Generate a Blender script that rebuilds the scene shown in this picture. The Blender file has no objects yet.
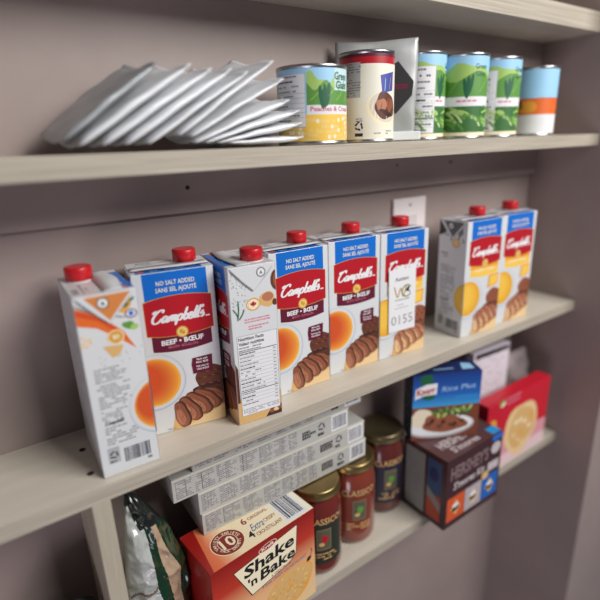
import bpy, bmesh, math, random
from mathutils import Vector, Matrix, noise
random.seed(11)
PI = math.pi
sc = bpy.context.scene
COL = sc.collection

# ------------------------------------------------------------------ materials
def lin(c):
    return tuple(((v/255)/12.92 if v/255 <= .04045 else ((v/255+.055)/1.055)**2.4) for v in c)
_m = {}
def mat(name, rgb, rough=.5, metal=0., coat=0., spec=.5, bump=0., bscale=80., trans=0.):
    if name in _m: return _m[name]
    m = bpy.data.materials.new(name); m.use_nodes = True
    nt = m.node_tree; b = nt.nodes['Principled BSDF']
    b.inputs['Base Color'].default_value = (*lin(rgb), 1)
    b.inputs['Roughness'].default_value = rough
    b.inputs['Metallic'].default_value = metal
    b.inputs['Coat Weight'].default_value = coat
    b.inputs['Coat Roughness'].default_value = .08
    b.inputs['Specular IOR Level'].default_value = spec
    b.inputs['Transmission Weight'].default_value = trans
    if bump:
        tc = nt.nodes.new('ShaderNodeTexCoord'); n = nt.nodes.new('ShaderNodeTexNoise'); bp = nt.nodes.new('ShaderNodeBump')
        n.inputs['Scale'].default_value = bscale; n.inputs['Detail'].default_value = 4
        bp.inputs['Strength'].default_value = bump; bp.inputs['Distance'].default_value = .002
        nt.links.new(tc.outputs['Object'], n.inputs['Vector']); nt.links.new(n.outputs['Fac'], bp.inputs['Height'])
        nt.links.new(bp.outputs['Normal'], b.inputs['Normal'])
    _m[name] = m; return m

def grain_mat(name, c1, c2, scale=(3, 60, 90), rough=.55, lo=.35, hi=.65, nscale=1.6):
    m = bpy.data.materials.new(name); m.use_nodes = True
    nt = m.node_tree; b = nt.nodes['Principled BSDF']; N = nt.nodes.new; L = nt.links.new
    tc = N('ShaderNodeTexCoord'); mp = N('ShaderNodeMapping'); n = N('ShaderNodeTexNoise'); r = N('ShaderNodeValToRGB')
    mp.inputs['Scale'].default_value = scale
    n.inputs['Scale'].default_value = nscale; n.inputs['Detail'].default_value = 6; n.inputs['Roughness'].default_value = .65
    r.color_ramp.elements[0].position = lo; r.color_ramp.elements[1].position = hi
    r.color_ramp.elements[0].color = (*lin(c1), 1); r.color_ramp.elements[1].color = (*lin(c2), 1)
    L(tc.outputs['Object'], mp.inputs['Vector']); L(mp.outputs['Vector'], n.inputs['Vector'])
    L(n.outputs['Fac'], r.inputs['Fac']); L(r.outputs['Color'], b.inputs['Base Color'])
    bp = N('ShaderNodeBump'); bp.inputs['Strength'].default_value = .15; bp.inputs['Distance'].default_value = .0006
    L(n.outputs['Fac'], bp.inputs['Height']); L(bp.outputs['Normal'], b.inputs['Normal'])
    b.inputs['Roughness'].default_value = rough
    return m

M_SHELF = grain_mat('shelf_laminate', (200, 192, 178), (210, 203, 190), (2.5, 30, 40), .45)
M_EDGE = grain_mat('shelf_edge_grain', (150, 140, 126), (190, 181, 166), (4, 60, 330), .55, .3, .7)
M_WALL = grain_mat('painted_wall', (152, 136, 132), (158, 142, 138), (6, 6, 6), .5)
M_POST = grain_mat('post_laminate', (166, 156, 138), (184, 175, 158), (90, 40, 5), .55, .3, .7)
WHITE = mat('carton_white', (212, 214, 217), .35, coat=.25)
PAPER = mat('paper_white', (225, 225, 228), .6)
BLACK = mat('print_black', (28, 26, 28), .45)
GREY = mat('print_grey', (125, 125, 130), .5)
LGREY = mat('print_light_grey', (172, 174, 178), .5)
BLUE = mat('print_blue', (14, 106, 200), .35, coat=.25)
NAVY = mat('print_navy', (28, 44, 98), .4, coat=.2)
RED = mat('print_red', (178, 24, 38), .35, coat=.25)
MAROON = mat('print_maroon', (98, 22, 48), .4, coat=.2)
GOLD = mat('print_gold', (206, 158, 72), .4)
LGOLD = mat('print_light_gold', (236, 202, 120), .4)
PINK = mat('print_pink', (205, 120, 140), .5)
RINGB = mat('print_ring_blue', (168, 182, 198), .4)
AMBER = mat('print_amber', (232, 158, 52), .4)
ORANGE = mat('print_orange', (222, 106, 42), .4)
DORANGE = mat('print_deep_orange', (206, 78, 40), .4)
YEL = mat('print_yellow', (226, 172, 52), .4)
YEL2 = mat('print_yellow_light', (240, 196, 82), .4)
TAN = mat('print_tan', (214, 172, 112), .45)
TAN2 = mat('print_tan_light', (230, 196, 146), .45)
BROWN = mat('print_brown', (96, 54, 38), .45)
DBROWN = mat('print_dark_brown', (62, 34, 28), .45)
MEAT = mat('print_meat', (142, 82, 58), .45)
MEAT2 = mat('print_meat_light', (180, 116, 88), .45)
CREAM = mat('print_cream', (240, 228, 198), .45)
GREEN = mat('print_green', (92, 146, 66), .45)
LGREEN = mat('print_light_green', (160, 194, 104), .45)
DGREEN = mat('print_dark_green', (28, 92, 62), .45)
SOFT = mat('print_soft_grey', (142, 142, 146), .5)
SKY = mat('print_sky', (156, 204, 236), .45)
CAPRED = mat('cap_red', (192, 18, 30), .35, coat=.2, bump=.0)
TIN = mat('tin_metal', (170, 168, 170), .3, metal=1)

# ------------------------------------------------------------------ mesh collector
class MB:
    def __init__(s): s.bm = bmesh.new(); s.mats = []
    def mi(s, m):
        if m not in s.mats: s.mats.append(m)
        return s.mats.index(m)
    def box(s, lo, hi, m, bev=0., seg=2, M=None):
        t = bmesh.new(); bmesh.ops.create_cube(t, size=1)
        c = [(a+b)/2 for a, b in zip(lo, hi)]; d = [b-a for a, b in zip(lo, hi)]
        for v in t.verts: v.co = Vector([v.co[i]*d[i]+c[i] for i in range(3)])
        if bev: bmesh.ops.bevel(t, geom=t.edges[:], offset=bev, segments=seg, affect='EDGES', profile=.5)
        s.merge(t, m, M, smooth=False); return s
    def lathe(s, prof, m, seg=40, c=(0, 0), smooth=True):
        rows = []
        for r, z in prof:
            rows.append([s.bm.verts.new((c[0]+r*math.cos(2*PI*k/seg), c[1]+r*math.sin(2*PI*k/seg), z)) for k in range(seg)])
        i = s.mi(m)
        for a, b in zip(rows, rows[1:]):
            for k in range(seg):
                f = s.bm.faces.new((a[k], a[(k+1) % seg], b[(k+1) % seg], b[k])); f.material_index = i; f.smooth = smooth
        for row, rev in ((rows[0], True), (rows[-1], False)):
            f = s.bm.faces.new(row[::-1] if rev else row); f.material_index = i
        return s
    def merge(s, t, m, M=None, smooth=False):
        i = s.mi(m) if m else None
        mp = {}
        for v in t.verts: mp[v] = s.bm.verts.new(M @ v.co if M else v.co)
        for f in t.faces:
            try: g = s.bm.faces.new([mp[v] for v in f.verts])
            except ValueError: continue
            g.material_index = i if i is not None else f.material_index
            g.smooth = smooth
        t.free()
    def poly(s, pts, m, smooth=False):
        f = s.bm.faces.new([s.bm.verts.new(p) for p in pts]); f.material_index = s.mi(m); f.smooth = smooth
    def extr(s, pts2, z0, z1, m, M=None):
        """prism from 2-D outline (x, y) between z0 and z1"""
        t = bmesh.new()
        a = [t.verts.new((x, y, z0)) for x, y in pts2]; b = [t.verts.new((x, y, z1)) for x, y in pts2]
        t.faces.new(a[::-1]); t.faces.new(b)
        n = len(a)
        for k in range(n): t.faces.new((a[k], a[(k+1) % n], b[(k+1) % n], b[k]))
        s.merge(t, m, M)
    def deck(s, d, fn, n_out=None):
        """place a printed Deck on the surface given by fn(u, v, h)"""
        for lay, (t, m) in enumerate(d.layers()):
            i = s.mi(m); mp = {}
            for v in t.verts: mp[v] = s.bm.verts.new(fn(v.co.x, v.co.y, v.co.z))
            for f in t.faces:
                g = s.bm.faces.new([mp[v] for v in f.verts]); g.material_index = i; g.smooth = d.curved
            t.free()
    def build(s, name, parent=None):
        me = bpy.data.meshes.new(name); s.bm.normal_update(); s.bm.to_mesh(me); s.bm.free()
        for m in s.mats: me.materials.append(m)
        o = bpy.data.objects.new(name, me); COL.objects.link(o)
        if parent: o.parent = parent
        return o

# ------------------------------------------------------------------ lettering and print
_tc = {}
def glyphs(txt, bold=0.):
    k = (txt, bold)
    if k in _tc: return _tc[k]
    cu = bpy.data.curves.new('t', 'FONT'); cu.body = txt; cu.size = 1; cu.resolution_u = 2; cu.offset = bold; cu.fill_mode = 'FRONT'
    o = bpy.data.objects.new('t', cu); COL.objects.link(o)
    dg = bpy.context.evaluated_depsgraph_get(); ev = o.evaluated_get(dg); me = ev.to_mesh()
    vs = [(v.co.x, v.co.y) for v in me.vertices]; fs = [tuple(p.vertices) for p in me.polygons]
    ev.to_mesh_clear(); bpy.data.objects.remove(o); bpy.data.curves.remove(cu)
    xs = [v[0] for v in vs] or [0]
    _tc[k] = (vs, fs, min(xs), max(xs)); return _tc[k]
CAPH = .69
EPS = .00002
class Deck:
    def __init__(s, clip=None, curve=0): s.items = []; s.clip = clip; s.curve = curve; s.curved = bool(curve); s.l = 0
    def add(s, vs, fs, m, l=None):
        if l is None: s.l += 1; l = s.l
        else: s.l = max(s.l, l)
        s.items.append((vs, fs, m, l))
    def poly(s, pts, m, l=None): s.add(list(pts), [tuple(range(len(pts)))], m, l)
    def rect(s, a, b, c, d, m, l=None): s.poly([(a, b), (c, b), (c, d), (a, d)], m, l)
    def rects(s, rs, m, l=None):
        vs = []; fs = []
        for a, b, c, d in rs:
            k = len(vs); vs += [(a, b), (c, b), (c, d), (a, d)]; fs.append((k, k+1, k+2, k+3))
        s.add(vs, fs, m, l)
    def ell(s, u, v, ru, rv, m, rot=0, n=36, l=None, wob=0):
        pts = []
        for k in range(n):
            a = 2*PI*k/n; w = 1+wob*math.sin(3*a+u*900)+wob*.6*math.sin(5*a+v*700); x = ru*w*math.cos(a); y = rv*w*math.sin(a)
            pts.append((u+x*math.cos(rot)-y*math.sin(rot), v+x*math.sin(rot)+y*math.cos(rot)))
        s.poly(pts, m, l)
    def ring(s, u, v, r0, r1, m, n=36, l=None):
        vs = []; fs = []
        for k in range(n):
            a = 2*PI*k/n; vs += [(u+r0*math.cos(a), v+r0*math.sin(a)), (u+r1*math.cos(a), v+r1*math.sin(a))]
        for k in range(n):
            j = (k+1) % n; fs.append((2*k, 2*k+1, 2*j+1, 2*j))
        s.add(vs, fs, m, l)
    def text(s, t, u, v, h, m, w=None, align='c', rot=0, shear=0, bold=0., l=None):
        vs, fs, x0, x1 = glyphs(t, bold)
        k = h/CAPH; kx = k if w is None else w/max(x1-x0, 1e-6)
        off = {'c': (x0+x1)/2, 'l': x0, 'r': x1}[align]
        out = []
        for x, y in vs:
            X = (x-off)*kx+shear*y*k; Y = y*k
            out.append((u+X*math.cos(rot)-Y*math.sin(rot), v+X*math.sin(rot)+Y*math.cos(rot)))
        s.add(out, fs, m, l)
    def arctext(s, t, cu, cv, r, h, m, a0, a1, bold=.01, top=True, l=None):
        l = s.l+1 if l is None else l; n = len(t)
        for i, ch in enumerate(t):
            if ch == ' ': continue
            a = a0+(a1-a0)*i/max(1, n-1)
            rr = r
            s.text(ch, cu+rr*math.cos(a), cv+rr*math.sin(a), h, m, rot=a-PI/2 if top else a+PI/2, bold=bold, l=l)
    def ribbon(s, pts, w, m, l=None, nib=0.):
        """brush stroke: Catmull-Rom through pts, w wide; nib makes down strokes thicker"""
        P = [pts[0]]+list(pts)+[pts[-1]]; q = []
        for i in range(1, len(P)-2):
            p0, p1, p2, p3 = P[i-1:i+3]
            for k in range(5):
                t = k/5
                q.append(tuple(.5*((2*p1[j])+(-p0[j]+p2[j])*t+(2*p0[j]-5*p1[j]+4*p2[j]-p3[j])*t*t+(-p0[j]+3*p1[j]-3*p2[j]+p3[j])*t**3) for j in (0, 1)))
        q.append(pts[-1]); vs = []; fs = []
        for i, (x, y) in enumerate(q):
            a = q[max(0, i-1)]; b = q[min(len(q)-1, i+1)]; dx, dy = b[0]-a[0], b[1]-a[1]; n = math.hypot(dx, dy) or 1
            ww = w*(1-nib+nib*2*abs(dy/n))/2
            if i in (0, len(q)-1): ww *= .6
            vs += [(x-dy/n*ww, y+dx/n*ww, i*1.0e-7), (x+dy/n*ww, y-dx/n*ww, i*1.0e-7)]
        for i in range(len(q)-1): fs.append((2*i, 2*i+1, 2*i+3, 2*i+2))
        s.add(vs, fs, m, l)
    def lines(s, u0, v0, u1, v1, n, m, th=.45, fill=.8, l=None, gap=.12, mn=.002, mx=.006, left=True):
        """rows of unreadable small print"""
        rs = []; dv = (v1-v0)/n
        for i in range(n):
            u = u0; y = v1-(i+1)*dv
            end = u0+(u1-u0)*(1 if random.random() < .6 else random.uniform(.55, 1))
            while u < end-mn:
                w = random.uniform(mn, mx); w = min(w, end-u)
                if random.random() < fill: rs.append((u, y+dv*(1-th)*.5, u+w, y+dv*(1+th)*.5))
                u += w+gap*mn*3
        if rs: s.rects(rs, m, l)
    def barcode(s, u0, v0, u1, v1, m=BLACK, n=26, l=None, vert=False):
        rs = []; u = u0; W = (u1-u0) if not vert else (v1-v0); st = W/(n*2); x = 0
        while x < W-st:
            w = st*random.choice((.6, 1, 1.6, 2.2)); w = min(w, W-x)
            rs.append((u0+x, v0, u0+x+w, v1) if not vert else (u0, v0+x, u1, v0+x+w)); x += w+st*random.choice((.7, 1, 1.6))
        s.rects(rs, m, l)
    def recycle(s, u, v, r, m, l=None):
        l = s.l+1 if l is None else l
        for k in range(3):
            a = PI/2+k*2*PI/3
            def R(x, y): return (u+x*math.cos(a)-y*math.sin(a), v+x*math.sin(a)+y*math.cos(a))
            s.poly([R(.95*r, -.28*r), R(.95*r, .3*r), R(.62*r, .42*r), R(.55*r, .02*r)], m, l)
            s.poly([R(.75*r, .35*r), R(.2*r, 1.0*r), R(-.02*r, .62*r), R(.45*r, .2*r)], m, l)
    def script(s, u, v, W, m, th=None, rot=0, l=None, underline=True):
        """flowing brush-script brand word in one hand, W wide, baseline at v, centred on u"""
        g = [[(2.2, 2.35), (2.35, 2.85), (1.85, 3.05), (1.0, 2.5), (.35, 1.3), (.45, .3), (1.15, -.05), (1.9, .4), (2.3, 1.0)],
             [(.1, 2.3), (.45, 2.75), (1.0, 2.9)],
             [(3.55, 1.15), (3.0, 1.4), (2.5, .8), (2.55, .1), (3.0, .1), (3.45, .9)], [(3.6, 1.3), (3.4, .3), (3.65, .0), (4.0, .35)],
             [(4.1, 1.35), (3.95, .0)], [(4.05, .6), (4.5, 1.35), (4.75, 1.1), (4.6, .0)], [(4.7, .6), (5.15, 1.35), (5.4, 1.1), (5.25, .2), (5.5, .0), (5.75, .3)],
             [(5.95, 1.35), (5.6, -1.1)], [(5.9, .8), (6.35, 1.38), (6.85, 1.1), (6.7, .2), (6.25, .0), (5.85, .3)],
             [(7.65, 2.9), (7.2, .1)], [(7.25, .1), (7.7, -.05), (8.15, .5), (8.0, 1.2), (7.5, 1.1)],
             [(8.4, .6), (8.85, .75), (9.0, 1.25), (8.7, 1.4), (8.35, .7), (8.5, .05), (8.95, .0), (9.25, .35)],
             [(9.25, .35), (9.65, 1.6), (9.95, 2.9)], [(9.95, 2.9), (9.6, .4), (9.75, .0), (10.0, .3)],
             [(10.0, .3), (10.4, 1.6), (10.7, 2.9)], [(10.7, 2.9), (10.35, .4), (10.5, .0), (10.8, .3)],
             [(11.25, 2.9), (11.1, 2.2)],
             [(11.0, .6), (11.4, 1.4), (11.45, 1.1), (11.75, .5), (11.5, .0), (11.1, .15)]]
        if underline: g.append([(12.3, .0), (12.8, .03), (13.3, .0)])
        k = W/13.0; l = s.l+1 if l is None else l; th = th or .42
        for si, st in enumerate(g):
            pts = []
            for x, y in st:
                X = (x-6.5+.28*y)*k; Y = y*k*.95
                pts.append((u+X*math.cos(rot)-Y*math.sin(rot), v+X*math.sin(rot)+Y*math.cos(rot)))
            s.ribbon(pts, th*k, m, l+.28*(si % 3), .30)
    def layers(s):
        for vs, fs, m, l in sorted(s.items, key=lambda i: i[3]):
            t = bmesh.new(); V = [t.verts.new((p[0], p[1], l*EPS+(p[2] if len(p) > 2 else 0))) for p in vs]
            for f in fs:
                try: t.faces.new([V[i] for i in f])
                except ValueError: pass
            bmesh.ops.recalc_face_normals(t, faces=t.faces[:])
            for f in t.faces:
                f.normal_update()
                if f.normal.z < 0: f.normal_flip()
            if s.clip:
                a, b, c, d = s.clip
                for co, no in (((a, 0, 0), (-1, 0, 0)), ((c, 0, 0), (1, 0, 0)), ((0, b, 0), (0, -1, 0)), ((0, d, 0), (0, 1, 0))):
                    bmesh.ops.bisect_plane(t, geom=t.verts[:]+t.edges[:]+t.faces[:], plane_co=co, plane_no=no, clear_outer=True)
            if s.curve and t.verts:
                x0 = min(v.co.x for v in t.verts); x1 = max(v.co.x for v in t.verts); st = s.curve
                k = math.floor(x0/st)+1
                while k*st < x1:
                    bmesh.ops.bisect_plane(t, geom=t.verts[:]+t.edges[:]+t.faces[:], plane_co=(k*st, 0, 0), plane_no=(1, 0, 0)); k += 1
            yield t, m
def face_fn(O, U, V):
    O, U, V = Vector(O), Vector(U).normalized(), Vector(V).normalized(); N = U.cross(V)
    return lambda u, v, h: O+U*u+V*v+N*(h+.00004)
def cyl_fn(r, z0=0, a0=-PI/2):
    return lambda u, v, h: Vector(((r+h)*math.cos(a0+u/r), (r+h)*math.sin(a0+u/r), z0+v))

# ------------------------------------------------------------------ object bookkeeping
def empty(name, loc=(0, 0, 0), rz=0):
    o = bpy.data.objects.new(name, None); o.empty_display_size = .02; COL.objects.link(o)
    o.location = loc; o.rotation_euler = (0, 0, rz); return o
def tag(o, label=None, cat=None, group=None, kind=None):
    for k, v in (('label', label), ('category', cat), ('group', group), ('kind', kind)):
        if v: o[k] = v
        elif k in o: del o[k]
    return o
def copy_thing(o, parent=None):
    kids = [c for c in COL.objects if c.parent == o]
    c = o.copy(); COL.objects.link(c)
    if parent: c.parent = parent
    for k in kids: copy_thing(k, c)
    return c
def struct(name, lo, hi, m):
    o = MB().box(lo, hi, m).build(name); o['kind'] = 'structure'; return o

# ------------------------------------------------------------------ the recess and its shelves
YB = .13; Z1 = .3275; Z3 = -.314; T = .019; XL = -.62; XR = .86; Z0 = .5
struct('wall_back', (XL-.05, YB, -1.6), (XR+.05, YB+.03, 1.1), M_WALL)
struct('wall_right', (XR, -.05, -1.6), (XR+.03, YB, 1.1), M_WALL)
struct('wall_front_right', (XR, -.08, -1.6), (XR+1.6, -.05, 1.1), M_WALL)
struct('wall_left', (XL-.03, -.05, -1.6), (XL, YB, 1.1), M_WALL)
def shelf(z, label, y0=0., t=T):
    mb = MB(); x0, x1 = XL+.0005, XR-.0005
    mb.box((x0, y0+.0012, z-t), (x1, YB-.0005, z), M_SHELF)
    mb.box((x0, y0, z-t+.0002), (x1, y0+.0013, z-.0002), M_EDGE, .0004, 1)
    o = mb.build('shelf_board'); tag(o, label, 'shelf', 'shelf boards')
    return o
shelf(Z0+.032, 'highest cream shelf board, only its dark underside and lower edge in view', .024, .032)
s1 = shelf(Z1, 'cream shelf board carrying the foil pouches and the tin cans', 0., .0205)
s2 = shelf(0, 'cream shelf board with grained edge carrying the row of broth cartons')
s3 = shelf(Z3, 'lowest cream shelf board, under the sauce jars and boxed food')
def batten(z0, z1, label):
    mb = MB(); mb.box((XL+.0005, YB-.012, z0), (XR-.0005, YB-.0003, z1), M_WALL, .001, 1)
    o = mb.build('shelf_batten'); tag(o, label, 'batten'); return o
bt = batten(.252, Z1-.0207, 'painted batten on the back wall just beneath the can shelf')
def screw(x, z, r=.0028):
    mb = MB(); M = Matrix.Translation((x, YB-.0122, z)) @ Matrix.Rotation(PI/2, 4, 'X')
    t = bmesh.new(); bmesh.ops.create_cone(t, cap_ends=True, segments=14, radius1=r, radius2=r*.7, depth=.0014)
    mb.merge(t, mat('screw_dark', (40, 32, 30), .6), M)
    o = mb.build('screw_head', bt); return o
screw(.089, .2825, .003); screw(.585, .2885, .0034); screw(.452, .290, .0022)
mb = MB(); mb.box((-.0980, 0.0005, Z3+.0002), (-.0790, YB-.0005, -T-.0002), M_POST, .0004, 1)
tag(mb.build('upright_divider'), 'narrow upright cream board between the two lower shelves at bottom left', 'shelf divider')
# shelf-pin holes behind the leftmost carton
PEG = mat('peg_dark', (52, 40, 34), .7)
for x, y in ((-.0868, .0815), (-.0895, .030)):
    mb = MB(); mb.lathe([(.0034, 0), (.0036, .0006), (.002, .0016)], PEG, 14, (x, y), False); o = mb.build('peg', s2); 
# outlet cover on the wall
def outlet():
    r = empty('outlet_plate', (.493, YB, .172)); PL = mat('plate_plastic', (232, 222, 224), .35)
    MB().box((-.040, -.006, -.062), (.040, -.0002, .062), PL, .0022, 3).build('cover', r)
    mb = MB(); mb.box((-.0165, -.0075, -.033), (.0165, -.006, .033), mat('plate_inset', (214, 205, 206), .35), .0006, 1)
    mb.build('socket_face', r)
    for z in (.050, -.050):
        m2 = MB(); t = bmesh.new(); bmesh.ops.create_cone(t, cap_ends=True, segments=14, radius1=.003, radius2=.0025, depth=.001)
        m2.merge(t, mat('plate_screw', (170, 155, 158), .4), Matrix.Translation((0, -.0065, z)) @ Matrix.Rotation(PI/2, 4, 'X')); m2.build('screw', r)
    tag(r, 'white wall plate fixed to the back wall behind the numbered broth carton', 'wall plate')
outlet()

# ------------------------------------------------------------------ broth cartons
W, D, H = .0917, .0598, .200
def arc_band(u0, u1, vt, vb, bt_, bb, n=14):
    top = [(u0+(u1-u0)*k/n, vt+bt_*(1-(2*k/n-1)**2)) for k in range(n+1)]
    bot = [(u0+(u1-u0)*k/n, vb-bb*(1-(2*k/n-1)**2)) for k in range(n, -1, -1)]
    return bot[::-1]+top[::-1]
def bowl(d, u, v, beef):
    d.ell(u+.0003, v-.0004, .0356, .0356, RINGB, n=48); d.ell(u, v, .0350, .0350, mat('print_ring_pale', (196, 204, 212), .4), n=48); d.ell(u-.0004, v+.0004, .0340, .0340, WHITE, n=48)
    a, b = ((238, 172, 62), (206, 82, 40)) if beef else ((222, 160, 40), (238, 190, 76))
    N = 9
    for k in range(N):
        t = k/(N-1); c = tuple(a[i]+(b[i]-a[i])*t**.7 for i in range(3))
        d.ell(u-.009*t, v+.004*t, .0300*(1-.45*t), .0302*(1-.40*t), mat('soup_%s_%d' % ('beef' if beef else 'chicken', k), c, .4, coat=.2), n=44)
def carton_front(beef):
    d = Deck((0.0006, .0008, W-.0006, H-.0006))
    d.rect(0, 0, W, H, WHITE)
    d.poly([(.0115, .160), (.0835, .160), (.0832, H), (.0112, H)], BLUE)
    d.text('NO SALT ADDED', .0475, .1845, .0050, CREAM, w=.043, bold=.012, l=4)
    d.text('SANS SEL AJOUTÉ', .0475, .1765, .0050, CREAM, w=.046, bold=.012, l=4)
    d.poly(arc_band(.0138, .0832, .130, .1065, 0, .0035), MAROON if beef else AMBER, l=3)
    if not beef: d.poly(arc_band(.0138, .0832, .118, .1065, 0, .0035), YEL2, l=4)
    d.poly(arc_band(.0088, .0868, .1672, .1262, .0046, .0044), GOLD, l=5)
    d.poly(arc_band(.0094, .0862, .1666, .1268, .0046, .0044), RED, l=6)
    d.script(.0480, .1410, .067, PAPER, l=7, th=.46)
    d.ell(.049, .1262, .0070, .0070, GOLD, l=8); d.ell(.049, .1262, .0055, .0055, LGOLD, l=9, n=24)
    d.ring(.049, .1262, .0028, .0034, GOLD, l=10, n=18); d.ell(.0478, .1270, .0018, .0026, GOLD, l=10, n=12); d.ell(.0503, .1252, .0016, .0022, GOLD, l=10, n=12)
    if beef:
        d.text('BEEF • BŒUF', .0485, .1130, .0058, PAPER, w=.049, bold=.035, l=7)
        d.text('BROTH  BOUILLON', .0485, .1078, .0031, PINK, w=.034, l=7)
    else:
        d.text('CHICKEN • POULET', .0485, .1130, .0046, CREAM, w=.050, bold=.03, l=7)
    # board, roast and slices
    d.poly([(.0240, 0), (W, 0), (W, .075), (.074, .066), (.056, .044), (.0330, .036)], TAN, l=8)
    d.poly([(.036, 0), (W, 0), (W, .020), (.060, .010)], TAN2, l=9)
    bowl(d, .011, .0690, beef) if False else None
    b, c1, c2, dk = (BROWN, MEAT, MEAT2, DBROWN) if beef else (MEAT, MEAT2, TAN2, BROWN)
    d.ell(.079, .062, .0215, .0155, b, rot=-.05, l=10, wob=.05); d.ell(.077, .0455, .0235, .0085, dk, rot=-.03, l=11, wob=.05)
    for k in range(34):
        d.ell(.062+.00085*k, .062+.0095*math.sin(k*2.1), .0028, .0007, (dk, c1, dk, MAROON)[k % 4], rot=.1-.02*k, l=12+k % 2*.5, n=8)
    for k in range(5): d.ribbon([(.060, .0475+.0011*k), (.071, .0480-.0016*k+.001*k), (W, .050-.002*k)], .0006, c1 if k % 2 else b, 13)
    for i, (u, v, ru, rv, ro) in enumerate([(.0800, .0360, .0080, .0180, .95), (.0700, .0340, .0078, .0200, .80), (.0590, .0300, .0080, .0205, .70), (.0480, .0250, .0076, .0200, .52), (.0375, .0200, .0068, .0185, .22)]):
        ca, sa = math.cos(ro), math.sin(ro)
        def tear(f, du=0., dv=0.):
            pts = []
            for k in range(26):
                a = 2*PI*k/26; yy = rv*f*math.sin(a); ca_ = math.cos(a); xx = 1.12*ru*f*math.copysign(abs(ca_)**.75, ca_)*(1-.16*math.sin(a))*(1+.07*math.sin(5*a+i)); pts.append((u+du+xx*ca-yy*sa, v+dv+xx*sa+yy*ca))
            return pts
        d.poly(tear(1.0, .0016, .0004), dk, l=14+4*i); d.poly(tear(1.0), b, l=15+4*i); d.poly(tear(.93, -.0008, -.0006), c1, l=16+4*i)
        d.poly(tear(.62, -.0018, -.0034), c2, l=16.4+4*i)
        for k in range(3): d.ribbon([(u+rv*.6*sa+(k-1)*.0022*ca, v-rv*.6*ca+(k-1)*.0022*sa), (u+(k-1)*.0030*ca+.0004*k, v+(k-1)*.0030*sa), (u-rv*.7*sa+(k-1)*.0022*ca, v+rv*.7*ca+(k-1)*.0022*sa)], .0005, (b, c1, b)[k], 16.6+4*i)
        for k in range(7):
            q = (k/6-.5)*1.3; d.ell(u-rv*q*sa+.002*math.sin(k*5), v+rv*q*ca, .0022, .0004, (b, c1)[k % 2], rot=ro+.5, l=17+4*i, n=8)
    if beef:
        d.poly([(.0565, .0700), (.0800, .0712), (.0808, .0915), (.0570, .0905), (.0555, .083)], MAROON, l=36)
        for t, v, w_ in (('Made with', .0868, .013), ('REAL BEEF', .0829, .015), ('Fait avec du', .0778, .015), ('VRAI BŒUF', .0739, .015)):
            d.text(t, .0683, v, .0023, PAPER, w=w_, l=37, bold=.02)
    else:
        d.poly([(.060, .080), (.084, .084), (.086, .105), (.062, .103)], AMBER, l=36); d.poly([(.0625, .083), (.0815, .086), (.0835, .102), (.0645, .1005)], YEL2, l=37)
    n = d.l; d.l = 38
    bowl(d, .011, .0690, beef)
    d.text('900 mL', .024, .0030, .0022, GREY, w=.010)
    return d
def carton_left(beef):
    d = Deck((.0006, .0008, D-.0006, H-.0006)); d.rect(0, 0, D, H, WHITE)
    if beef:
        d.poly([(.012, H), (.050, H), (.052, .182), (.044, .176), (.030, .186)], AMBER, l=2); d.poly([(.028, H), (.052, H), (.053, .184), (.046, .180), (.036, .19)], GOLD, l=3)
        d.poly([(0, .190), (0, .172), (.018, .166), (.036, .152), (.052, .137), (.042, .158), (.022, .178)], ORANGE, l=4); d.poly([(0, .188), (0, .182), (.020, .173), (.036, .157), (.045, .148), (.036, .163), (.02, .178)], DORANGE, l=5)
        d.ribbon([(0, .192), (.02, .180), (.045, .172)], .0016, GREY, 6)
        for u, v in ((.040, .180), (.048, .184), (.054, .189)): d.ell(u, v, .0035, .0013, DGREEN, rot=.7, l=6, n=12)
        d.ell(.0475, .163, .0062, .0040, GREEN, rot=-.25, l=6, n=20, wob=.1); d.ell(.053, .160, .0042, .0032, LGREEN, rot=.2, l=7, n=16)
        d.ell(.0515, .1745, .0062, .0048, MAROON, l=8, n=24); d.ell(.0515, .1745, .0048, .0036, PAPER, l=9, n=20); d.ell(.0515, .1745, .0026, .0026, BLUE, l=10, n=16)
        d.poly([(.020, .146), (.040, .144), (.036, .135), (.028, .132)], TAN, l=6)
        d.ell(.034, .1535, .0084, .0072, AMBER, l=11); d.ell(.034, .1535, .0066, .0056, GOLD, l=12); d.ring(.034, .1535, .0070, .0078, CREAM, l=12)
        d.text('80', .034, .1512, .0046, CREAM, l=13, bold=.02)
        for k in range(7): d.ell(.003+.0035*(k % 3), .150+.003*(k//2), .0022, .0014, TAN2, rot=k, l=6, n=8)
        for k in range(12): d.ell(.012+.046*random.random(), .126+.012*random.random(), .0005, .0008, GREY, rot=k, l=6, n=6)
    else:
        d.poly([(0, H), (.026, H), (.022, .186), (.012, .176), (0, .172)], BLACK, l=2); d.poly([(.030, H), (.048, H), (.052, .180), (.044, .172)], GREY, l=2)
        for k in range(10): d.ell(.004+.05*random.random(), .168+.03*random.random(), .004, .0012, DGREEN if k % 2 else GREY, rot=k, l=3, n=10)
        d.ell(.038, .163, .0085, .0078, GOLD, l=4); d.ell(.038, .163, .0066, .0060, TAN2, l=5)
        d.lines(.006, .130, .022, .146, 3, GREY, l=4)
    d.lines(.008, .108, .040, .124, 6, GREY, l=6); d.lines(.008, .079, .041, .106, 9, GREY, l=6); d.lines(.008, .066, .036, .077, 4, GREY, l=6)
    d.script(.020, .0605, .021, BLACK, l=6, underline=False)
    d.lines(.009, .036, .042, .058, 7, GREY, l=6)
    d.rect(.0075, .0145, .0195, .0335, LGREY, l=6); d.recycle(.0135, .0245, .0048, BLACK, l=7); d.lines(.0085, .0148, .0185, .0185, 1, BLACK, l=7, fill=1)
    d.barcode(.024, .0115, .0525, .0285, mat('print_ink', (52, 52, 66), .5), 24, l=6); d.rect(.047, .0065, .052, .0095, GREY, l=6)
    d.l = 8; bowl(d, D+.011, .0690, beef)
    return d
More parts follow.
